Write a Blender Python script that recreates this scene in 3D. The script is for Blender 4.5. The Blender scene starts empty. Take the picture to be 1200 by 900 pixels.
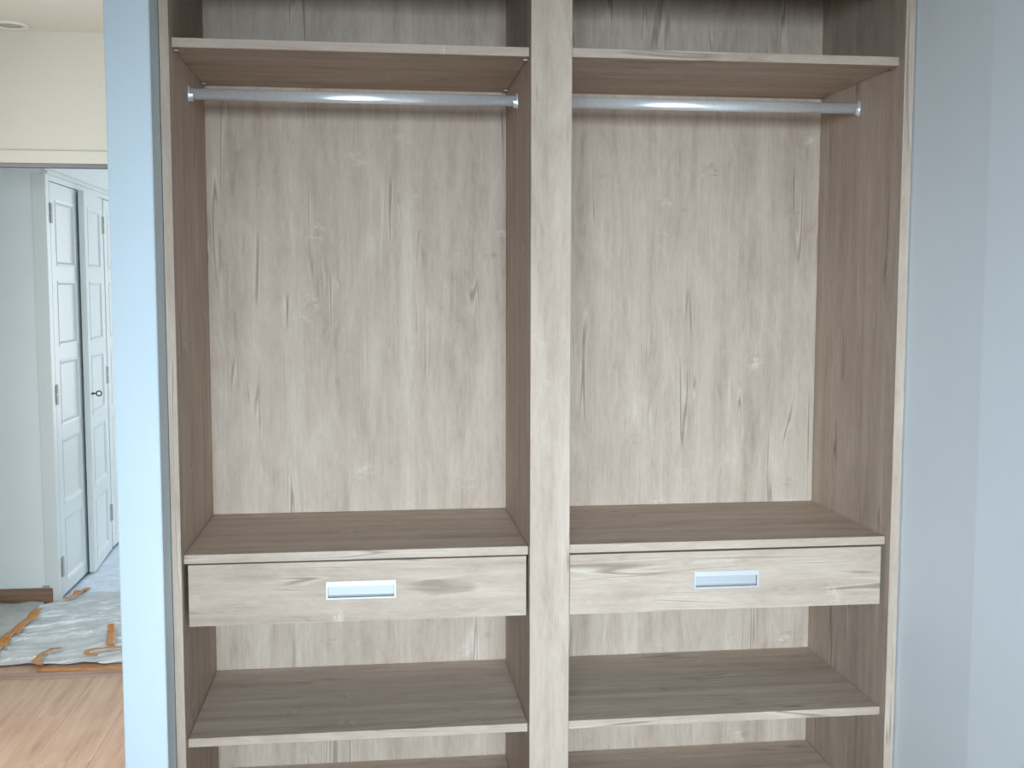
import bpy, bmesh, math, random
from mathutils import Vector, Matrix, noise

scene = bpy.context.scene
col = scene.collection
R = math.radians

# ------------------------------------------------------------------ camera
CAM = Vector((-0.0106, -2.5, 1.6))
FPX = 1294.59
yaw, pit, rol = R(6.981), R(-4.855), R(0.072)
fw = Vector((math.sin(yaw) * math.cos(pit), math.cos(yaw) * math.cos(pit), math.sin(pit)))
rt = Vector((math.cos(yaw), -math.sin(yaw), 0))
up = rt.cross(fw)
rt, up = rt * math.cos(rol) + up * math.sin(rol), -rt * math.sin(rol) + up * math.cos(rol)
cam = bpy.data.objects.new('camera', bpy.data.cameras.new('camera'))
col.objects.link(cam)
cam.data.sensor_width = 36.0
cam.data.lens = 36.0 * FPX / 1200.0
cam.data.clip_start = 0.05
M = Matrix((rt, up, -fw)).transposed().to_4x4()
M.translation = CAM
cam.matrix_world = M
scene.camera = cam

# ------------------------------------------------------------------ world and lights
world = bpy.data.worlds.new('world')
scene.world = world
world.use_nodes = True
bg = world.node_tree.nodes['Background']
bg.inputs['Color'].default_value = (0.74, 0.87, 1.0, 1)
bg.inputs['Strength'].default_value = 0.8


def area(name, loc, direction, sx, sy, power, color):
    l = bpy.data.lights.new(name, 'AREA')
    l.shape = 'RECTANGLE'
    l.size, l.size_y = sx, sy
    l.energy = power
    l.color = color
    o = bpy.data.objects.new(name, l)
    col.objects.link(o)
    o.location = loc
    o.rotation_euler = Vector(direction).to_track_quat('-Z', 'Y').to_euler()
    return o


# daylight through the balcony window far behind the photographer, coming down from the sky
wl = area('window_daylight_and_fill', (0.1, -4.6, 1.75), (0.04, 1, -0.195), 1.5, 0.9, 27, (0.67, 0.85, 1.0))
wl.data.spread = R(50)
wall_fill = area('window_daylight_and_fill', (-1.05, -4.6, 1.65), (0.50, 1, -0.10), 0.8, 1.2, 7.2, (0.67, 0.85, 1.0))  # extra fill lamp added to brighten the right wall
wall_fill.data.spread = R(44)
# added fill light that brightens the hall, out of sight on the left
area('hall_fill_light', (-1.90, 0.75, 1.45), (1, 0.35, -0.30), 1.1, 1.3, 31, (1.0, 0.96, 0.91))
# daylight through the window of the far room
area('far_window_daylight', (0.35, 6.40, 1.45), (-0.2, -1, 0), 1.6, 1.8, 50, (0.93, 0.97, 1.0))

vs = scene.view_settings
scene.display_settings.display_device = 'sRGB'
vs.view_transform = 'Standard'
vs.look = 'None'
vs.gamma = 1.0
vs.use_curve_mapping = False
vs.exposure = 0.0
scene.cycles.use_denoising = True
scene.cycles.max_bounces = 10
scene.cycles.diffuse_bounces = 6


# ------------------------------------------------------------------ helpers
def box(bm, x0, x1, y0, y1, z0, z1):
    v = [bm.verts.new((x, y, z)) for x in (x0, x1) for y in (y0, y1) for z in (z0, z1)]
    for f in ((0, 1, 3, 2), (4, 6, 7, 5), (0, 4, 5, 1), (2, 3, 7, 6), (0, 2, 6, 4), (1, 5, 7, 3)):
        bm.faces.new([v[i] for i in f])
    return v


def new_bm():
    return bmesh.new()


def obj(name, bm, mat, parent=None, bevel=0.0, smooth=False, off=None, loc=None, rotz=0.0, segs=1):
    if bevel:
        bmesh.ops.bevel(bm, geom=list(bm.edges), offset=bevel, segments=segs, affect='EDGES', profile=0.5)
    bmesh.ops.recalc_face_normals(bm, faces=bm.faces)
    if off is not None:
        bmesh.ops.translate(bm, verts=bm.verts, vec=-Vector(off))
    me = bpy.data.meshes.new(name)
    bm.to_mesh(me)
    bm.free()
    if smooth:
        for p in me.polygons:
            p.use_smooth = True
    me.materials.append(mat)
    o = bpy.data.objects.new(name, me)
    col.objects.link(o)
    if parent:
        o.parent = parent
    if loc is not None:
        o.location = loc
    o.rotation_euler.z = rotz
    return o


def part(name, bm, mat, parent, bevel=0.0, root=None, **k):
    """geometry given in world coordinates, parented below an unrotated thing"""
    r = root or parent
    return obj(name, bm, mat, parent, bevel, off=r.location, **k)


def thing(name, label, cat, loc, group=None):
    o = bpy.data.objects.new(name, None)
    o.empty_display_size = 0.1
    col.objects.link(o)
    o.location = loc
    tag(o, label, cat, group)
    return o


def tag(o, label, cat, group=None):
    o['label'] = label
    o['category'] = cat
    if group:
        o['group'] = group
    return o


def struct(name, bm, mat, parent=None, label=None, **k):
    o = obj(name, bm, mat, parent, **k)
    if parent is None:
        o['kind'] = 'structure'
        if label:
            o['label'] = label
    return o


def bb(*a):
    bm = new_bm()
    for q in a:
        box(bm, *q)
    return bm


# ------------------------------------------------------------------ materials
def mat_base(name):
    m = bpy.data.materials.new(name)
    m.use_nodes = True
    nt = m.node_tree
    return m, nt, nt.nodes['Principled BSDF']


def N(nt, t, **k):
    n = nt.nodes.new(t)
    for a, b in k.items():
        setattr(n, a, b)
    return n


def math_node(nt, op, a, b=None, clamp=False):
    n = N(nt, 'ShaderNodeMath', operation=op, use_clamp=clamp)
    for i, v in enumerate((a, b)):
        if v is None:
            continue
        if isinstance(v, (int, float)):
            n.inputs[i].default_value = v
        else:
            nt.links.new(v, n.inputs[i])
    return n.outputs[0]


def ramp(nt, src, stops):
    r = N(nt, 'ShaderNodeValToRGB')
    e = r.color_ramp.elements
    e[0].position, e[0].color = stops[0][0], (*stops[0][1], 1)
    e[1].position, e[1].color = stops[-1][0], (*stops[-1][1], 1)
    for p, c in stops[1:-1]:
        x = e.new(p)
        x.color = (*c, 1)
    nt.links.new(src, r.inputs[0])
    return r.outputs[0]


def mapped(nt, src, scale, loc=(0, 0, 0), rot=(0, 0, 0)):
    m = N(nt, 'ShaderNodeMapping')
    m.inputs['Scale'].default_value = scale
    m.inputs['Location'].default_value = loc
    m.inputs['Rotation'].default_value = rot
    nt.links.new(src, m.inputs['Vector'])
    return m.outputs[0]


def tex_noise(nt, vec, scale, detail=3.0, rough=0.55, dist=0.0):
    n = N(nt, 'ShaderNodeTexNoise')
    n.inputs['Scale'].default_value = scale
    n.inputs['Detail'].default_value = detail
    n.inputs['Roughness'].default_value = rough
    n.inputs['Distortion'].default_value = dist
    nt.links.new(vec, n.inputs['Vector'])
    return n.outputs['Fac']


def mixc(nt, fac, a, b, mode='MIX'):
    n = N(nt, 'ShaderNodeMix', data_type='RGBA', blend_type=mode)
    if isinstance(fac, (int, float)):
        n.inputs[0].default_value = fac
    else:
        nt.links.new(fac, n.inputs[0])
    for i, v in ((6, a), (7, b)):
        if isinstance(v, tuple):
            n.inputs[i].default_value = (*v, 1)
        else:
            nt.links.new(v, n.inputs[i])
    return n.outputs[2]


def axis_scale(axis, across, along):
    return tuple(along if a == axis else across for a in 'xyz')


def wood_decor(name, axis, seed):
    """weathered grey-beige oak laminate, grain along the given object axis"""
    m, nt, p = mat_base(name)
    tc = N(nt, 'ShaderNodeTexCoord').outputs['Object']
    off = (seed * 3.7, seed * 1.3, seed * 2.1)
    # strips of veneer side by side, each a little lighter or darker
    bands = tex_noise(nt, mapped(nt, tc, axis_scale(axis, 1, 0.022), off), 26, 1.5, 0.5)
    cloud = tex_noise(nt, mapped(nt, tc, axis_scale(axis, 1, 0.26), off), 11, 5.0, 0.65, 0.8)
    fibre = tex_noise(nt, mapped(nt, tc, axis_scale(axis, 1, 0.055), off), 120, 5.0, 0.72, 0.4)
    fleck = tex_noise(nt, mapped(nt, tc, axis_scale(axis, 1, 0.24), off), 70, 4.0, 0.75, 1.0)
    s = math_node(nt, 'MULTIPLY', bands, 0.25)
    s = math_node(nt, 'ADD', s, math_node(nt, 'MULTIPLY', cloud, 0.36))
    s = math_node(nt, 'ADD', s, math_node(nt, 'MULTIPLY', fibre, 0.19))
    s = math_node(nt, 'ADD', s, math_node(nt, 'MULTIPLY', fleck, 0.20))
    c = ramp(nt, s, ((0.34, (0.325, 0.238, 0.183)), (0.45, (0.440, 0.338, 0.264)), (0.55, (0.512, 0.406, 0.323)), (0.67, (0.63, 0.515, 0.418))))
    # thin dark cracks running along the grain, only here and there
    cr = tex_noise(nt, mapped(nt, tc, axis_scale(axis, 1, 0.045), (off[1], off[2], off[0])), 21, 2.0, 0.5, 0.5)
    dist = math_node(nt, 'ABSOLUTE', math_node(nt, 'SUBTRACT', cr, 0.5))
    where = tex_noise(nt, mapped(nt, tc, axis_scale(axis, 1, 0.35), (off[2], off[0], off[1])), 12, 2.0, 0.5)
    where = ramp(nt, where, ((0.545, (0, 0, 0)), (0.64, (1, 1, 1))))
    line = ramp(nt, dist, ((0.003, (1, 1, 1)), (0.016, (0, 0, 0))))
    crack = math_node(nt, 'MULTIPLY', math_node(nt, 'MULTIPLY', line, where), 0.72)
    edge = math_node(nt, 'MULTIPLY', ramp(nt, dist, ((0.018, (0, 0, 0)), (0.026, (1, 1, 1)), (0.040, (0, 0, 0)))), where)
    c = mixc(nt, math_node(nt, 'MULTIPLY', edge, 0.35), c, (0.70, 0.62, 0.53))
    c = mixc(nt, crack, c, (0.235, 0.175, 0.130))
    # scattered knots and pale rubbed patches
    vor = N(nt, 'ShaderNodeTexVoronoi', feature='F1')
    vor.inputs['Scale'].default_value = 7.5
    wob = N(nt, 'ShaderNodeTexNoise')
    wob.inputs['Scale'].default_value = 30
    wob.inputs['Detail'].default_value = 4
    wob.inputs['Roughness'].default_value = 0.7
    nt.links.new(mapped(nt, tc, axis_scale(axis, 0.7, 1.6)), wob.inputs['Vector'])
    wv = N(nt, 'ShaderNodeVectorMath', operation='MULTIPLY_ADD')
    nt.links.new(wob.outputs['Color'], wv.inputs[0])
    wv.inputs[1].default_value = (0.07, 0.07, 0.07)
    nt.links.new(tc, wv.inputs[2])
    nt.links.new(mapped(nt, wv.outputs[0], axis_scale(axis, 1, 1.15), off), vor.inputs['Vector'])
    d = vor.outputs['Distance']
    sep = N(nt, 'ShaderNodeSeparateColor')
    nt.links.new(vor.outputs['Color'], sep.inputs[0])
    halo = ramp(nt, d, ((0.05, (1, 1, 1)), (0.26, (0, 0, 0))))
    pale = math_node(nt, 'MULTIPLY', halo, math_node(nt, 'GREATER_THAN', sep.outputs[0], 0.62))
    pale = math_node(nt, 'MULTIPLY', pale, ramp(nt, wob.outputs['Fac'], ((0.49, (0, 0, 0)), (0.62, (1, 1, 1)))))
    c = mixc(nt, math_node(nt, 'MULTIPLY', pale, 0.65), c, (0.70, 0.62, 0.53))
    core = ramp(nt, d, ((0.05, (1, 1, 1)), (0.22, (0, 0, 0))))
    core = math_node(nt, 'MULTIPLY', core, math_node(nt, 'GREATER_THAN', sep.outputs[1], 0.45))
    core = math_node(nt, 'MULTIPLY', core, ramp(nt, wob.outputs['Fac'], ((0.34, (1, 1, 1)), (0.50, (0, 0, 0)))))
    c = mixc(nt, math_node(nt, 'MULTIPLY', core, 0.55), c, (0.28, 0.22, 0.17))
    nt.links.new(c, p.inputs['Base Color'])
    p.inputs['Roughness'].default_value = 0.6
    p.inputs['Specular IOR Level'].default_value = 0.1
    b = N(nt, 'ShaderNodeBump')
    b.inputs['Strength'].default_value = 0.12
    b.inputs['Distance'].default_value = 0.002
    nt.links.new(math_node(nt, 'SUBTRACT', fibre, crack), b.inputs['Height'])
    nt.links.new(b.outputs[0], p.inputs['Normal'])
    return m


def paint(name, color, rough=0.6, var=0.03, spec=0.3):
    m, nt, p = mat_base(name)
    tc = N(nt, 'ShaderNodeTexCoord').outputs['Object']
    n = tex_noise(nt, tc, 1.7, 4, 0.6)
    lo = tuple(x * (1 - var) for x in color)
    hi = tuple(min(1, x * (1 + var)) for x in color)
    nt.links.new(ramp(nt, n, ((0.3, lo), (0.7, hi))), p.inputs['Base Color'])
    p.inputs['Roughness'].default_value = rough
    p.inputs['Specular IOR Level'].default_value = spec
    b = N(nt, 'ShaderNodeBump')
    b.inputs['Strength'].default_value = 0.05
    b.inputs['Distance'].default_value = 0.002
    nt.links.new(tex_noise(nt, tc, 260, 2), b.inputs['Height'])
    nt.links.new(b.outputs[0], p.inputs['Normal'])
    return m


def metal(name, color, rough, aniso_axis=None, metallic=1.0):
    m, nt, p = mat_base(name)
    tc = N(nt, 'ShaderNodeTexCoord').outputs['Object']
    sc = (2, 200, 200) if aniso_axis == 'x' else (40, 40, 40)
    n = tex_noise(nt, mapped(nt, tc, sc), 3, 2)
    lo = tuple(x * 0.93 for x in color)
    nt.links.new(ramp(nt, n, ((0.35, lo), (0.65, color))), p.inputs['Base Color'])
    p.inputs['Metallic'].default_value = metallic
    p.inputs['Roughness'].default_value = rough
    return m


def laminate(name):
    m, nt, p = mat_base(name)
    tc = N(nt, 'ShaderNodeTexCoord').outputs['Object']
    oi = N(nt, 'ShaderNodeObjectInfo').outputs['Random']
    sh = N(nt, 'ShaderNodeCombineXYZ')
    nt.links.new(math_node(nt, 'MULTIPLY', oi, 37.0), sh.inputs[0])
    nt.links.new(math_node(nt, 'MULTIPLY', oi, 91.0), sh.inputs[1])
    va = N(nt, 'ShaderNodeVectorMath', operation='ADD')
    nt.links.new(tc, va.inputs[0])
    nt.links.new(sh.outputs[0], va.inputs[1])
    v = va.outputs[0]
    band = tex_noise(nt, mapped(nt, v, (1, 0.06, 1)), 26, 2, 0.5, 0.3)
    fib = tex_noise(nt, mapped(nt, v, (1, 0.03, 1)), 190, 4, 0.65)
    cl = tex_noise(nt, mapped(nt, v, (1, 0.35, 1)), 9, 4, 0.6, 1.0)
    s = math_node(nt, 'ADD', math_node(nt, 'MULTIPLY', band, 0.40), math_node(nt, 'MULTIPLY', fib, 0.32))
    s = math_node(nt, 'ADD', s, math_node(nt, 'MULTIPLY', cl, 0.24))
    s = math_node(nt, 'ADD', s, math_node(nt, 'MULTIPLY', oi, 0.05))
    c = ramp(nt, s, ((0.34, (0.38, 0.225, 0.145)), (0.50, (0.55, 0.365, 0.255)), (0.64, (0.64, 0.46, 0.345))))
    nt.links.new(c, p.inputs['Base Color'])
    p.inputs['Roughness'].default_value = 0.42
    p.inputs['Specular IOR Level'].default_value = 0.4
    b = N(nt, 'ShaderNodeBump')
    b.inputs['Strength'].default_value = 0.1
    b.inputs['Distance'].default_value = 0.002
    nt.links.new(fib, b.inputs['Height'])
    nt.links.new(b.outputs[0], p.inputs['Normal'])
    return m


def brown_wood(name, dark, light, axis='x'):
    m, nt, p = mat_base(name)
    tc = N(nt, 'ShaderNodeTexCoord').outputs['Object']
    s = tex_noise(nt, mapped(nt, tc, axis_scale(axis, 1, 0.06)), 45, 4, 0.6, 0.4)
    nt.links.new(ramp(nt, s, ((0.35, dark), (0.62, light))), p.inputs['Base Color'])
    p.inputs['Roughness'].default_value = 0.5
    return m


def film(name, color, alpha, rough, fold_light=False):
    """thin plastic foil: scatters, shines and lets part of the ground show"""
    m, nt, p = mat_base(name)
    tc = N(nt, 'ShaderNodeTexCoord').outputs['Object']
    n = tex_noise(nt, mapped(nt, tc, (1, 1, 1)), 14, 5, 0.65)
    lo = tuple(x * 0.78 for x in color)
    nt.links.new(ramp(nt, n, ((0.35, lo), (0.65, color))), p.inputs['Base Color'])
    p.inputs['Roughness'].default_value = rough
    p.inputs['Specular IOR Level'].default_value = 0.6
    p.inputs['Alpha'].default_value = alpha
    cre = tex_noise(nt, mapped(nt, mapped(nt, tc, (1, 1, 1), rot=(0, 0, -0.42)), (0.07, 1, 1)), 34, 3, 0.55, 0.35)
    if fold_light:      # milky creases; bright shading of the folds painted into colour and alpha
        cc = ramp(nt, cre, ((0.55, (0, 0, 0)), (0.60, (1, 1, 1)), (0.65, (0.1, 0.1, 0.1))))
        nt.links.new(mixc(nt, cc, ramp(nt, n, ((0.35, lo), (0.65, color))), (0.97, 0.98, 0.98)), p.inputs['Base Color'])
        nt.links.new(math_node(nt, 'ADD', math_node(nt, 'MULTIPLY', cc, 1 - alpha), alpha, True), p.inputs['Alpha'])
    b = N(nt, 'ShaderNodeBump')
    b.inputs['Strength'].default_value = 0.6
    b.inputs['Distance'].default_value = 0.008
    nt.links.new(cre, b.inputs['Height'])
    nt.links.new(b.outputs[0], p.inputs['Normal'])
    return m


def tape_mat(name):
    m, nt, p = mat_base(name)
    tc = N(nt, 'ShaderNodeTexCoord').outputs['Object']
    n = tex_noise(nt, tc, 22, 3, 0.6)
    nt.links.new(ramp(nt, n, ((0.35, (0.50, 0.19, 0.035)), (0.65, (0.66, 0.29, 0.075)))), p.inputs['Base Color'])
    p.inputs['Roughness'].default_value = 0.4
    return m


WOOD_V = wood_decor('oak_decor_upright', 'z', 1.0)
WOOD_H = wood_decor('oak_decor_level', 'x', 2.0)
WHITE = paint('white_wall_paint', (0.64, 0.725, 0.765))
BEIGE = paint('warm_white_paint', (0.65, 0.64, 0.575))
CEIL = paint('ceiling_paint', (0.69, 0.66, 0.60))
RWALL = paint('lightened_wall_paint', (0.82, 0.875, 0.91))  # same paint as the partition, extra brightness put into the colour
GLOSSW = paint('white_lacquer', (0.73, 0.755, 0.735), 0.35, 0.02, 0.5)
FARWALL = paint('far_wall_paint', (0.86, 0.885, 0.87))
CHROME = metal('chrome', (0.95, 0.95, 0.94), 0.24, None, 0.62)
ALU = metal('brushed_aluminium', (0.62, 0.61, 0.60), 0.50, 'x', 0.75)
ALU_R = metal('shaded_aluminium', (0.44, 0.44, 0.44), 0.55, 'x', 0.6)  # darker copy of the pull's metal, recess shade put into the colour
TRACK = metal('dark_track_metal', (0.20, 0.20, 0.21), 0.4)
HINGE = metal('grey_hinge_metal', (0.46, 0.46, 0.44), 0.45, None, 0.6)
IRON = metal('dark_key_metal', (0.05, 0.05, 0.055), 0.45)
ZINC = metal('zinc_pin_metal', (0.34, 0.30, 0.27), 0.45)
LAM = laminate('oak_laminate')
SKIRT = brown_wood('brown_skirting_wood', (0.17, 0.085, 0.055), (0.33, 0.19, 0.12))
THRESH = brown_wood('threshold_wood', (0.30, 0.18, 0.14), (0.43, 0.29, 0.23))
BOXMAT = paint('drawer_box_white', (0.45, 0.43, 0.41))
DARK = paint('dark_gap_filler', (0.05, 0.05, 0.05))
TAUPE = paint('low_bounce_taupe', (0.36, 0.30, 0.24))  # dark tone given to the unseen walls to cut bounce light
LAMP = paint('lamp_grey', (0.42, 0.40, 0.37), 0.4)

# ------------------------------------------------------------------ the setting
CZ = 2.617
XL, XR = -1.95, 1.232
YB = -4.7
YH = 2.158

# floor of laminate boards
fl = struct('floor', bb((XL - .1, 1.6, YB, YH + 0.02, -0.06, -0.009)), DARK, label='oak laminate floor of light brown boards')
fl2 = struct('floor_hall', bb((-2.7, 1.7, YH + 0.02, 6.5, -0.06, -0.009)), DARK, label='far room floor under protective sheets')
PW, PL = 0.192, 1.285
pm = None
random.seed(4)


def plank(x, y0, y1, parent):
    global pm
    if abs((y1 - y0) - PL) < 1e-6 and pm is not None:
        o = bpy.data.objects.new('plank', pm)
        col.objects.link(o)
        o.parent = parent
        o.location = (x, y0, 0)
        return
    bm = bb((0.0006, PW - 0.0006, 0.0006, (y1 - y0) - 0.0006, -0.009, 0))
    o = obj('plank', bm, LAM, parent, bevel=0.0008, loc=(x, y0, 0))
    if abs((y1 - y0) - PL) < 1e-6:
        pm = o.data


ncol = int(math.ceil((1.42 - XL) / PW))
for i in range(ncol):
    x = XL + i * PW
    y = YB - (i * 0.43) % PL
    while y < 2.145:
        a, b = max(y, YB), min(y + PL, 2.145)
        if b - a > 0.02:
            plank(x, a, b, fl)
        y += PL
for i in range(8):
    plank(XL + i * PW, 2.205, 2.205 + PL * 0.9, fl2)

struct('trim_3', bb((-1.8, -0.56, 2.143, 2.207, -0.009, 0.006)), THRESH, bevel=0.003, label='brown threshold strip across the doorway floor')
struct('ceiling', bb((XL - .1, 1.6, YB, YH + .1, CZ, CZ + 0.08)), CEIL, label='warm white ceiling')
struct('ceiling_hall', bb((-2.7, 1.7, YH + .1, 6.5, CZ, CZ + 0.08)), WHITE, label='far room ceiling')
# partition beside the wardrobe, its end facing the room
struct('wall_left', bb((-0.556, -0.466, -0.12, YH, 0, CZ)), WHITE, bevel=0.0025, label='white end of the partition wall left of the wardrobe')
struct('wall_back', bb((-0.466, 1.45, 0.486, 0.58, 0, CZ)), WHITE, label='wall behind the wardrobe')
# right wall: straight beside the wardrobe, then a bend added so the near part catches more light
bm = new_bm()
sp = XR + math.tan(R(2.6)) * (-0.352 - YB)
prof = [(XR, 0.486), (XR, -0.352), (sp, YB), (sp + 0.1, YB), (sp + 0.1, 0.486)]
va = [bm.verts.new((x, y, 0)) for x, y in prof]
vb = [bm.verts.new((x, y, CZ)) for x, y in prof]
bm.faces.new(va)
bm.faces.new(vb)
for i in range(5):
    j = (i + 1) % 5
    bm.faces.new((va[i], va[j], vb[j], vb[i]))
struct('wall_right', bm, RWALL, label='bluish white wall right of the wardrobe, colour lightened in place of light')
struct('wall_side', bb((XL - 0.1, XL, YB, 0.2, 0, CZ), (XL - 0.1, XL, 1.3, YH, 0, CZ), (XL - 0.1, XL, 0.2, 1.3, 0, 0.8), (XL - 0.1, XL, 0.2, 1.3, 2.1, CZ)), TAUPE, label='taupe side wall of the room')
struct('window_added', bb((XL - .08, XL - .03, .2, 1.3, .8, .86), (XL - .08, XL - .03, .2, 1.3, 2.04, 2.1), (XL - .08, XL - .03, .2, .26, .86, 2.04), (XL - .08, XL - .03, 1.24, 1.3, .86, 2.04)), GLOSSW, label='added white window frame around the hall fill light')  # unseen window invented to go with the hall fill light
# header above the doorway and its jambs
struct('wall_header', bb((XL, -0.556, YH, YH + 0.1, 2.101, CZ), (XL, -1.80, YH, YH + 0.1, 0, 2.101)), BEIGE, label='beige wall above the doorway')
struct('trim_1', bb((-1.80, -0.557, YH - 0.012, YH - 0.0005, 2.101, 2.151)), BEIGE, bevel=0.001, label='flat beige lintel board above the doorway')
tr = struct('trim_2', bb((-1.80, -0.557, YH - 0.010, YH + 0.03, 2.084, 2.1005)), TRACK, bevel=0.001, label='dark metal sliding door track under the lintel')
# wall behind the photographer with the balcony window
struct('wall_front', bb((XL - .1, -1.6, YB - .1, YB, 0, CZ), (0.7, sp + .1, YB - .1, YB, 0, CZ), (-1.6, 0.7, YB - .1, YB, 2.5, CZ), (-1.6, 0.7, YB - .1, YB, 0, 0.06)), TAUPE, label='taupe window wall opposite the wardrobe')
w1 = struct('window_1', bb((-1.6, 0.7, YB - .07, YB - .01, 0.06, 0.12), (-1.6, 0.7, YB - .07, YB - .01, 2.44, 2.5), (-1.6, -1.54, YB - .07, YB - .01, .12, 2.44), (0.64, 0.7, YB - .07, YB - .01, .12, 2.44), (-0.5, -0.4, YB - .07, YB - .01, .12, 2.44)), GLOSSW, label='white framed balcony window')
struct('ground_outside', bb((-60, 60, -60, YB - .12, -0.35, -0.25), (-60, 60, 6.62, 60, -0.35, -0.25)), paint('outdoor_ground', (0.24, 0.24, 0.22), 0.9), label='pale ground outside the windows')
# far room
struct('wall_hall_back', bb((-2.7, -1.650, 3.3, 3.4, 0, CZ)), FARWALL, label='off-white wall above the brown skirting in the far room')
struct('wall_hall_left', bb((-2.8, -2.7, YH, 3.4, 0, CZ)), FARWALL, label='side wall of the far room')
struct('wall_hall_right', bb((1.7, 1.8, YH, 6.5, 0, CZ)), FARWALL, label='right wall of the far room')
struct('wall_hall_near', bb((-0.556, 1.7, YH, YH + .1, 0, CZ), (-2.7, XL, YH, YH + .1, 0, CZ)), FARWALL, label='near wall of the far room')
struct('wall_hall_end', bb((-2.2, -.5, 6.5, 6.6, 0, CZ), (1.2, 1.7, 6.5, 6.6, 0, CZ), (-.5, 1.2, 6.5, 6.6, 0, .5), (-.5, 1.2, 6.5, 6.6, 2.4, CZ)), FARWALL, label='end wall of the far room with a window opening')
struct('window_2', bb((-.5, 1.2, 6.52, 6.58, .5, .56), (-.5, 1.2, 6.52, 6.58, 2.34, 2.4), (-.5, -.44, 6.52, 6.58, .56, 2.34), (1.14, 1.2, 6.52, 6.58, .56, 2.34)), GLOSSW, label='window frame of the far room')
bs = struct('baseboard_hall', bb((-2.7, -1.668, 3.283, 3.2995, 0.0, 0.078)), SKIRT, bevel=0.002, label='brown wooden skirting board in the far room')
struct('corner_block', bb((-1.716, -1.682, 3.285, 3.2995, 0.0785, 0.091)), HINGE, parent=bs, bevel=0.001)

# ------------------------------------------------------------------ wardrobe
X0, X1, X2, X3 = -0.4446, 0.3347, 0.4262, 1.2051
XO0, XO1 = -0.4645, 1.2281
YF, YBK = -0.026, 0.4585
TH = 0.0202
WT = CZ - 0.004
wd = thing('wardrobe', 'tall open built-in wardrobe in grey-beige oak decor with two bays', 'wardrobe', (0.38, 0.2, 0))
E1 = 0.0006
part('side_panel', bb((XO0, X0, YF, 0.478, 0.001, WT)), WOOD_V, wd, E1)
part('side_panel', bb((X3, XO1, YF, 0.478, 0.001, WT)), WOOD_V, wd, E1)
part('divider_panel', bb((X1, X1 + 0.02, YF + 0.0185, 0.4585, 0.001, WT)), WOOD_V, wd, E1)
part('divider_panel', bb((X2 - 0.02, X2, YF + 0.0185, 0.4585, 0.001, WT)), WOOD_V, wd, E1)
part('centre_post', bb((X1 - 0.0004, X2 + 0.0004, YF, YF + 0.018, 0.001, WT)), WOOD_V, wd, 0.0011)
part('back_panel', bb((X0 + 0.0005, X1 + 0.01, YBK, YBK + 0.008, 0.001, WT)), WOOD_V, wd)
part('back_panel', bb((X2 - 0.01, X3 - 0.0005, YBK, YBK + 0.008, 0.001, WT)), WOOD_V, wd)
for a, b in ((X0, X1), (X2, X3)):
    part('top_panel', bb((a + .0005, b - .0005, 0.0, YBK - .0005, 2.43, 2.45)), WOOD_H, wd, E1)
    part('shading_board', bb((a + .0005, b - .0005, YF + .002, -0.0005, 2.300, WT)), WOOD_H, wd, E1)  # unseen board added to shade the top compartment
    part('plinth', bb((a + .0005, b - .0005, 0.03, 0.046, 0.001, 0.04)), WOOD_H, wd, E1)
    part('bottom_panel', bb((a + .0005, b - .0005, 0.0, YBK - .0005, 0.041, 0.061)), WOOD_H, wd, E1)
ZS = {0: (2.1408, 1.0081, 0.5844, 0.3130), 1: (2.1425, 1.0087, 0.5851, 0.3116)}
for k, (a, b) in enumerate(((X0, X1), (X2, X3))):
    for i, z in enumerate(ZS[k]):
        g = 0.0012
        s = part('shelf', bb((a + g, b - g, 0.0, YBK - .0008, z - TH, z)), WOOD_H, wd, 0.0007)
        if i == 1:
            continue
        for xs, sg in ((a, 1), (b, -1)):          # shelf supports: a peg and a little shoe under each corner
            for ys in (0.030, 0.415):
                pb = new_bm()
                xa, xb = sorted((xs + sg * 0.0005, xs + sg * 0.012))
                box(pb, xa, xb, ys - 0.006, ys + 0.006, z - TH - 0.0045, z - TH - 0.0005)
                part('shelf_support', pb, ZINC, s, 0.0008, root=wd)

# hanging rails: oval tube with a cup at either end
def oval(bm, xa, xb, yc, zc, ry, rz, n=32, cap=True):
    ra, rb = [], []
    for i in range(n):
        t = 2 * math.pi * i / n
        # stadium-like oval
        c, s_ = math.cos(t), math.sin(t)
        y = yc + ry * math.copysign(abs(c) ** 0.8, c)
        z = zc + rz * math.copysign(abs(s_) ** 0.8, s_)
        ra.append(bm.verts.new((xa, y, z)))
        rb.append(bm.verts.new((xb, y, z)))
    for i in range(n):
        j = (i + 1) % n
        bm.faces.new((ra[i], ra[j], rb[j], rb[i]))
    if cap:
        bm.faces.new(ra[::-1])
        bm.faces.new(rb)


RY, RZ = 0.217, 2.0585
for k, (a, b) in enumerate(((X0, X1), (X2, X3))):
    bm = new_bm()
    oval(bm, a + 0.004, b - 0.004, RY, RZ, 0.0075, 0.0135)
    ra = part('hanging_rail', bm, CHROME, wd, smooth=True)
    for sg, xs in ((1, a), (-1, b)):
        bm = new_bm()
        xa, xb = sorted((xs + sg * 0.0003, xs + sg * 0.003))
        oval(bm, xa, xb, RY, RZ, 0.0115, 0.0185)
        xa, xb = sorted((xs + sg * 0.003, xs + sg * 0.011))
        # open-topped cup below the tube
        n = 14
        prev = None
        for i in range(n + 1):
            t = math.pi + math.pi * i / n
            q = []
            for rr in (0.0080, 0.0100):
                y = RY + rr * math.cos(t)
                z = RZ - 0.001 + (rr + 0.0060) * math.sin(t)
                q += [bm.verts.new((xa, y, z)), bm.verts.new((xb, y, z))]
            if prev:
                for u, w in ((0, 1), (1, 3), (3, 2), (2, 0)):
                    bm.faces.new((prev[u], prev[w], q[w], q[u]))
            prev = q
        part('rail_bracket', bm, CHROME, ra, root=wd)

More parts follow.
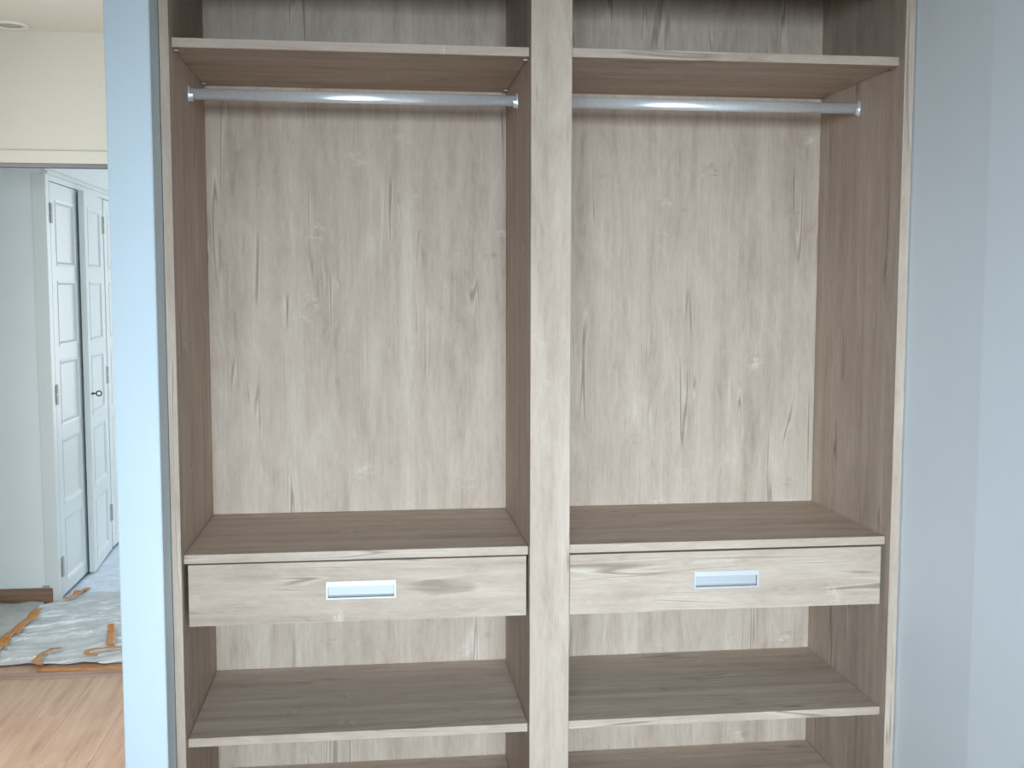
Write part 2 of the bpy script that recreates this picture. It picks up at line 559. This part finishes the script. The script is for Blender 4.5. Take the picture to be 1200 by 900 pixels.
# drawers with recessed pulls
def framed(bm, x0, x1, z0, z1, hx0, hx1, hz0, hz1, y0, y1):
    """a board with a rectangular cut-out"""
    xs, zs = (x0, hx0, hx1, x1), (z0, hz0, hz1, z1)
    g = {}
    for yi, y in enumerate((y0, y1)):
        for i, x in enumerate(xs):
            for j, z in enumerate(zs):
                g[yi, i, j] = bm.verts.new((x, y, z))
    for i in range(3):
        for j in range(3):
            if (i, j) != (1, 1):
                for yi in (0, 1):
                    bm.faces.new([g[yi, i, j], g[yi, i + 1, j], g[yi, i + 1, j + 1], g[yi, i, j + 1]])
    for i in range(3):
        bm.faces.new([g[0, i, 0], g[0, i + 1, 0], g[1, i + 1, 0], g[1, i, 0]])
        bm.faces.new([g[0, i, 3], g[0, i + 1, 3], g[1, i + 1, 3], g[1, i, 3]])
        bm.faces.new([g[0, 0, i], g[0, 0, i + 1], g[1, 0, i + 1], g[1, 0, i]])
        bm.faces.new([g[0, 3, i], g[0, 3, i + 1], g[1, 3, i + 1], g[1, 3, i]])
    for a, b in (((1, 1), (2, 1)), ((2, 1), (2, 2)), ((2, 2), (1, 2)), ((1, 2), (1, 1))):
        bm.faces.new([g[0, a[0], a[1]], g[0, b[0], b[1]], g[1, b[0], b[1]], g[1, a[0], a[1]]])


for (dx0, dx1, dz0, dz1, hx, hz) in ((-0.4345, 0.329, 0.8450, 0.9850, -0.0512, 0.9180), (0.4315, 1.194, 0.8430, 0.9845, 0.8095, 0.9155)):
    hw, hh = 0.0795, 0.0210
    cx0, cx1, cz0, cz1 = hx - hw + .003, hx + hw - .003, hz - hh + .003, hz + hh - .003
    bm = new_bm()
    framed(bm, dx0, dx1, dz0, dz1, cx0, cx1, cz0, cz1, -0.002, 0.0165)
    dr = part('drawer', bm, WOOD_H, wd)
    bx0, bx1 = dx0 + 0.006, dx1 - 0.006
    part('drawer_box', bb((bx0, bx0 + .014, 0.017, 0.43, dz0 + .014, dz1 - .016), (bx1 - .014, bx1, 0.017, 0.43, dz0 + .014, dz1 - .016),
                          (bx0 + .014, bx1 - .014, .418, .43, dz0 + .014, dz1 - .016), (bx0 + .014, bx1 - .014, .017, .418, dz0 + .014, dz0 + .022)), BOXMAT, dr, root=wd)
    # pull: thin flange, wide lip on top, scooped recess behind it
    bm = new_bm()
    framed(bm, hx - hw, hx + hw, hz - hh, hz + hh, hx - hw + .0045, hx + hw - .0045, hz - hh + .0040, hz + hh - .0125, -0.0038, -0.0021)
    hd = part('handle', bm, ALU, dr, 0.0004, root=wd)
    hd['label'] = 'recessed brushed aluminium pull'
    bm = new_bm()
    ix0, ix1 = hx - hw + .0042, hx + hw - .0042
    pr = [(-0.0034, hz - hh + .0037), (0.0030, hz - hh + .0056), (0.0048, hz - hh + .0085), (0.0058, hz + hh - .010), (0.0092, hz + hh - .0075), (0.0092, hz + hh - .0062), (-0.0018, hz + hh - .0062)]
    pv = [[bm.verts.new((x, y, z)) for (y, z) in pr] for x in (ix0, ix1)]
    for i in range(len(pr) - 1):
        bm.faces.new((pv[0][i], pv[0][i + 1], pv[1][i + 1], pv[1][i]))
    bm.faces.new(pv[0])
    bm.faces.new(pv[1])
    sc = part('handle_recess', bm, ALU_R, dr, root=wd)

# ------------------------------------------------------------------ ceiling downlight
DL = (-1.402, 2.062, CZ)
dl = thing('downlight', 'round recessed downlight in the ceiling, switched off', 'downlight', (DL[0], DL[1], CZ - 0.006))


def lathe(bm, prof, n=40, c=(0, 0, 0)):
    rows = []
    for r, z in prof:
        rows.append([bm.verts.new((c[0] + r * math.cos(2 * math.pi * i / n), c[1] + r * math.sin(2 * math.pi * i / n), c[2] + z)) for i in range(n)])
    for a, b in zip(rows, rows[1:]):
        for i in range(n):
            j = (i + 1) % n
            bm.faces.new((a[i], a[j], b[j], b[i]))
    return rows


bm = new_bm()
lathe(bm, [(0.068, 0.0055), (0.067, 0.002), (0.060, -0.001), (0.050, -0.001), (0.047, 0.003), (0.047, 0.0055)])
obj('trim_ring', bm, GLOSSW, dl, smooth=True)
bm = new_bm()
rows = lathe(bm, [(0.046, 0.003), (0.036, 0.0045), (0.034, 0.0010), (0.02, 0.0018), (0.006, 0.002)])
bm.faces.new(rows[-1])
obj('lamp_lens', bm, LAMP, dl, smooth=True)

# ------------------------------------------------------------------ closet with panelled doors in the far room
XW = -1.638
cl = thing('closet', 'white built-in closet with tall five-panel doors in the far room', 'closet', (XW, 4.2, 0))
part('side_board', bb((-1.704, XW, 3.290, 3.352, 0.0, 2.175)), GLOSSW, cl, 0.0015)
part('frame', bb((-1.70, XW, 3.352, 5.6, 2.146, 2.175), (-1.70, XW - .004, 4.432, 4.456, 0, 2.146), (-1.70, XW - .004, 5.54, 5.6, 0, 2.146)), GLOSSW, cl, 0.001)
part('cornice', bb((-1.662, XW + 0.014, 3.286, 5.6, 2.175, 2.190)), GLOSSW, cl, 0.003)
part('upper_fascia', bb((-1.662, XW + 0.002, 3.2985, 5.6, 2.204, CZ - .002), (-1.662, XW - 0.002, 3.2990, 5.6, 2.190, 2.204)), GLOSSW, cl, 0.001)
part('carcass_back', bb((-2.2, -2.18, 3.41, 5.6, 0, CZ - .002), (-2.18, -1.70, 5.58, 5.6, 0, CZ - .002)), FARWALL, cl)
PT = (2.058, 1.646, 1.234, 0.822, 0.410)
PH = 0.337


def closet_door(y_hinge, width, sgn, ang, hinge_z, label=None):
    """local frame: origin on the hinge line at the floor, door runs along +y*sgn, face towards +x"""
    T = 0.030
    zb, zt = 0.016, 2.141
    st = 0.085
    def Y(a, b):
        return tuple(sorted((sgn * a, sgn * b)))
    bm = new_bm()
    box(bm, -T, 0, *Y(0.002, st), zb, zt)
    box(bm, -T, 0, *Y(width - st, width), zb, zt)
    zs = [zt] + [q for t in PT for q in (t, t - PH)] + [zb]
    for i in range(0, len(zs), 2):
        box(bm, -T, 0, *Y(st, width - st), zs[i + 1], zs[i])
    d = obj('door', bm, GLOSSW, cl, loc=(0, y_hinge - cl.location.y, 0), rotz=ang)
    if label:
        d['label'] = label
    for t in PT:
        ya, yb = Y(st, width - st)
        bm = new_bm()
        box(bm, -0.020, -0.010, ya, yb, t - PH, t)
        obj('panel', bm, GLOSSW, d)
        # moulding: a sloping ring round the panel
        bm = new_bm()
        m = 0.022
        o_ = [(ya, t - PH), (yb, t - PH), (yb, t), (ya, t)]
        i_ = [(ya + m, t - PH + m), (yb - m, t - PH + m), (yb - m, t - m), (ya + m, t - m)]
        mid = [((a[0] + b[0]) / 2, (a[1] + b[1]) / 2) for a, b in zip(o_, i_)]
        ro = [bm.verts.new((0.003, *q)) for q in o_]
        rm = [bm.verts.new((0.001, *q)) for q in mid]
        ri = [bm.verts.new((-0.0098, *q)) for q in i_]
        rb = [bm.verts.new((-0.0099, *q)) for q in o_]
        for A, B in ((ro, rm), (rm, ri), (rb, ro)):
            for k in range(4):
                l = (k + 1) % 4
                bm.faces.new((A[k], A[l], B[l], B[k]))
        obj('moulding', bm, GLOSSW, d)
    for z in hinge_z:
        bm = new_bm()
        box(bm, 0.0005, 0.004, *Y(-0.002, 0.028), z - 0.052, z + 0.052)
        n = 12
        for zz0, zz1 in ((z - 0.05, z - 0.002), (z + 0.002, z + 0.05)):
            r0 = [bm.verts.new((0.006 + 0.0065 * math.cos(2 * math.pi * i / n), 0.0065 * math.sin(2 * math.pi * i / n), zz0)) for i in range(n)]
            r1 = [bm.verts.new((v.co.x, v.co.y, zz1)) for v in r0]
            for i in range(n):
                j = (i + 1) % n
                bm.faces.new((r0[i], r0[j], r1[j], r1[i]))
            bm.faces.new(r0)
            bm.faces.new(r1)
        obj('hinge', bm, HINGE, d)
    return d


closet_door(3.356, 0.535, 1, 0.0, (1.985, 1.065, 0.17))
closet_door(4.430, 0.585, -1, R(4.2), (1.985, 1.085, 0.24), 'door standing slightly ajar')
closet_door(4.460, 0.535, 1, 0.0, ())
closet_door(5.535, 0.535, -1, 0.0, ())

# key in the lock of the ajar door
bm = new_bm()
n = 10
def rod(bm, a, b, r, n=10):
    a, b = Vector(a), Vector(b)
    d = (b - a).normalized()
    u = d.orthogonal().normalized()
    w = d.cross(u)
    r0 = [bm.verts.new(a + r * (u * math.cos(2 * math.pi * i / n) + w * math.sin(2 * math.pi * i / n))) for i in range(n)]
    r1 = [bm.verts.new(v.co + (b - a)) for v in r0]
    for i in range(n):
        j = (i + 1) % n
        bm.faces.new((r0[i], r0[j], r1[j], r1[i]))
    bm.faces.new(r0)
    bm.faces.new(r1)


def torus(bm, c, R0, r, n=24, k=8, ax=(0, 1)):
    g = []
    for i in range(n):
        t = 2 * math.pi * i / n
        row = []
        for j in range(k):
            q = 2 * math.pi * j / k
            rr = R0 + r * math.cos(q)
            row.append(bm.verts.new((c[0] + rr * math.cos(t), c[1] + r * math.sin(q), c[2] + rr * math.sin(t))))
        g.append(row)
    for i in range(n):
        for j in range(k):
            bm.faces.new((g[i][j], g[(i + 1) % n][j], g[(i + 1) % n][(j + 1) % k], g[i][(j + 1) % k]))


kx, ky, kz = -1.600, 3.905, 1.02
rod(bm, (0, 0, 0), (0.026, 0, 0), 0.004)
rod(bm, (0.004, 0, 0), (0.010, 0, 0), 0.0065)
torus(bm, (0.040, 0, 0), 0.014, 0.0035)
key = obj('key', bm, IRON, loc=(kx, ky, kz), smooth=True)
tag(key, 'small dark key with ring bow in the lock of the ajar closet door', 'key')

# ------------------------------------------------------------------ protective sheets on the far floor
def ridge(t):
    t = t - math.floor(t)
    a = 1 - abs(2 * t - 1)
    return a ** 4


def h_sheet(x, y):
    nz = noise.noise(Vector((x * 2.6, y * 2.6, 0.3)))
    n2 = noise.noise(Vector((x * 7, y * 7, 4.3)))
    n3 = noise.noise(Vector((x * 4, y * 4, 9.0)))
    q = y - 2.3 - (0.30 + 0.35 * (y - 2.3)) * (x + 1.62)
    h = 0.024 * ridge(q / 0.21 + 0.5 * nz) * max(0.25, 0.7 + 0.8 * n3)
    h += 0.016 * ridge(q / 0.093 + 0.7 * nz + 0.2 * n2) * max(0.2, 0.6 - 0.8 * n3)
    h += 0.004 * (n2 + 0.6)
    edge = min(1.0, max(0.0, (y - 2.25) / 0.10))
    return 0.008 + max(0.0, h) * (0.30 + 0.70 * edge)


def h_over(x, y):
    """height of something lying taut over the folds"""
    return 0.005 + max(h_sheet(x + a * 0.012, y + b * 0.02) for a in (-2, -1, 0, 1, 2) for b in (-2, -1, 0, 1, 2))


def lerp_pts(pts, x):
    for (a, b), (c, d) in zip(pts, pts[1:]):
        if x <= c:
            return b + (d - b) * max(0, (x - a)) / (c - a)
    return pts[-1][1]


def sheet(name, mat, xa, xb, front, back, hf, nx, ny, rag=0.0, seed=0):
    bm = new_bm()
    g = []
    for i in range(nx + 1):
        x = xa + (xb - xa) * i / nx
        row = []
        f0 = front(x) + rag * noise.noise(Vector((x * 14, seed, 0)))
        b0 = back(x) + rag * noise.noise(Vector((x * 14, seed + 7, 0)))
        for j in range(ny + 1):
            y = f0 + (b0 - f0) * j / ny
            row.append(bm.verts.new((x, y, hf(x, y))))
        g.append(row)
    for i in range(nx):
        for j in range(ny):
            bm.faces.new((g[i][j], g[i + 1][j], g[i + 1][j + 1], g[i][j + 1]))
    o = obj(name, bm, mat, smooth=True)
    md = o.modifiers.new('thickness', 'SOLIDIFY')
    md.thickness = 0.0006
    return o


FOIL = film('clear_plastic_foil', (0.80, 0.83, 0.84), 0.82, 0.28, True)
DUSTY = film('dusty_grey_foil', (0.66, 0.64, 0.60), 0.95, 0.5)
FLEECE = film('pale_blue_fleece', (0.80, 0.89, 1.0), 1.0, 0.85)
TAPE = tape_mat('orange_adhesive_tape')

fle = sheet('floor_fleece', FLEECE, -1.668, 1.3, lambda x: 3.365 if x < -1.62 else 3.22, lambda x: 6.3, lambda x, y: 0.004 + 0.0015 * noise.noise(Vector((x * 6, y * 6, 2))), 50, 60)
tag(fle, 'flat pale grey protective fleece on the floor before the closet', 'floor cover')
gf = sheet('dust_sheet', DUSTY, -2.6, -1.703, lambda x: 2.32, lambda x: 3.262 + 0.018 * math.sin(x * 31) * 0.5,
           lambda x, y: 0.005 + 0.004 * (1 + noise.noise(Vector((x * 8, y * 8, 5)))) * 0.5 + 0.022 * max(0, (y - 3.19) / 0.08) ** 2 * (0.6 + 0.5 * noise.noise(Vector((x * 11, 1, 1)))),
           60, 60, 0.012, 3)
tag(gf, 'dusty grey plastic sheet lying against the brown skirting', 'plastic sheet')
ws = sheet('plastic_sheet', FOIL, -1.699, -0.62,
           lambda x: 2.292 - 0.01 * math.sin(x * 9),
           lambda x: lerp_pts([(-1.70, 3.20), (-1.66, 3.235), (-1.59, 3.27), (-1.53, 3.40), (-1.45, 3.44), (-1.2, 3.40), (-.6, 3.45)], x),
           h_sheet, 130, 130, 0.012, 1)
tag(ws, 'crumpled translucent white plastic sheet taped over the floor', 'plastic sheet')


def tape(name, pts, width, label, hf=None, lift=0.003, up_=None, normal=False):
    """a ribbon along pts (x, y[, z]); laid on the surface hf"""
    P = []
    for a, b in zip(pts, pts[1:]):
        a, b = Vector((*a, 0)[:3]), Vector((*b, 0)[:3])
        k = max(2, int((b - a).length / 0.012))
        for i in range(k):
            P.append(a.lerp(b, i / k))
    P.append(Vector((*pts[-1], 0)[:3]))
    bm = new_bm()
    rows = []
    for i, p in enumerate(P):
        t = (P[min(i + 1, len(P) - 1)] - P[max(i - 1, 0)])
        t.z = 0
        t.normalize()
        s = Vector((-t.y, t.x, 0))
        row = []
        for k in range(5):
            f = (k / 4 - 0.5) * width
            q = p + s * f
            z = max(hf(q.x, q.y), hf(q.x, q.y + .004), hf(q.x, q.y - .004)) + lift if hf else p.z
            if normal:
                q = p.copy()
                z = 0.006 + lift + (k / 4) * width
                q += s * 0.25 * width * (k / 4) ** 2
            row.append(bm.verts.new((q.x, q.y, z)))
        rows.append(row)
    for a, b in zip(rows, rows[1:]):
        for k in range(4):
            bm.faces.new((a[k], a[k + 1], b[k + 1], b[k]))
    o = obj(name, bm, TAPE, smooth=True)
    md = o.modifiers.new('thickness', 'SOLIDIFY')
    md.thickness = 0.0005
    md.offset = 1
    tag(o, label, 'tape', 'orange adhesive tape strips')
    return o


tape('adhesive_tape', [(-1.665, 2.36), (-1.678, 2.6), (-1.676, 2.8), (-1.664, 3.03)], 0.042, 'long orange tape strip along the left edge of the white plastic sheet', lambda x, y: max(h_over(x, y), 0.014))
tape('adhesive_tape', [(-1.585, 3.22), (-1.572, 3.36), (-1.556, 3.535)], 0.036, 'short orange tape strip at the foot of the closet door', lambda x, y: max(h_over(x, y) * min(1.0, max(0.2, (3.50 - y) / 0.12)), 0.008))
tape('adhesive_tape', [(-1.195, 2.465), (-1.222, 2.6), (-1.252, 2.735)], 0.036, 'upright orange tape patch in the middle of the white plastic sheet', h_over)
tape('adhesive_tape', [(-1.44, 2.244), (-1.2, 2.236), (-0.9, 2.226), (-0.64, 2.226)], 0.052, 'flat orange tape strip on the floor along the front edge of the sheet', lambda x, y: 0.003, 0.001)
tape('adhesive_tape', [(-1.05, 2.405), (-1.15, 2.412), (-1.25, 2.405), (-1.274, 2.385), (-1.275, 2.36), (-1.255, 2.335), (-1.215, 2.325)], 0.022, 'loose orange tape folded into a hook near the partition wall', h_over, 0.006)
tape('adhesive_tape', [(-1.39, 2.425), (-1.428, 2.412), (-1.45, 2.365), (-1.468, 2.315), (-1.466, 2.280), (-1.438, 2.256), (-1.42, 2.252)], 0.024, 'loose orange tape curled over the front edge of the sheet', h_over, 0.006)
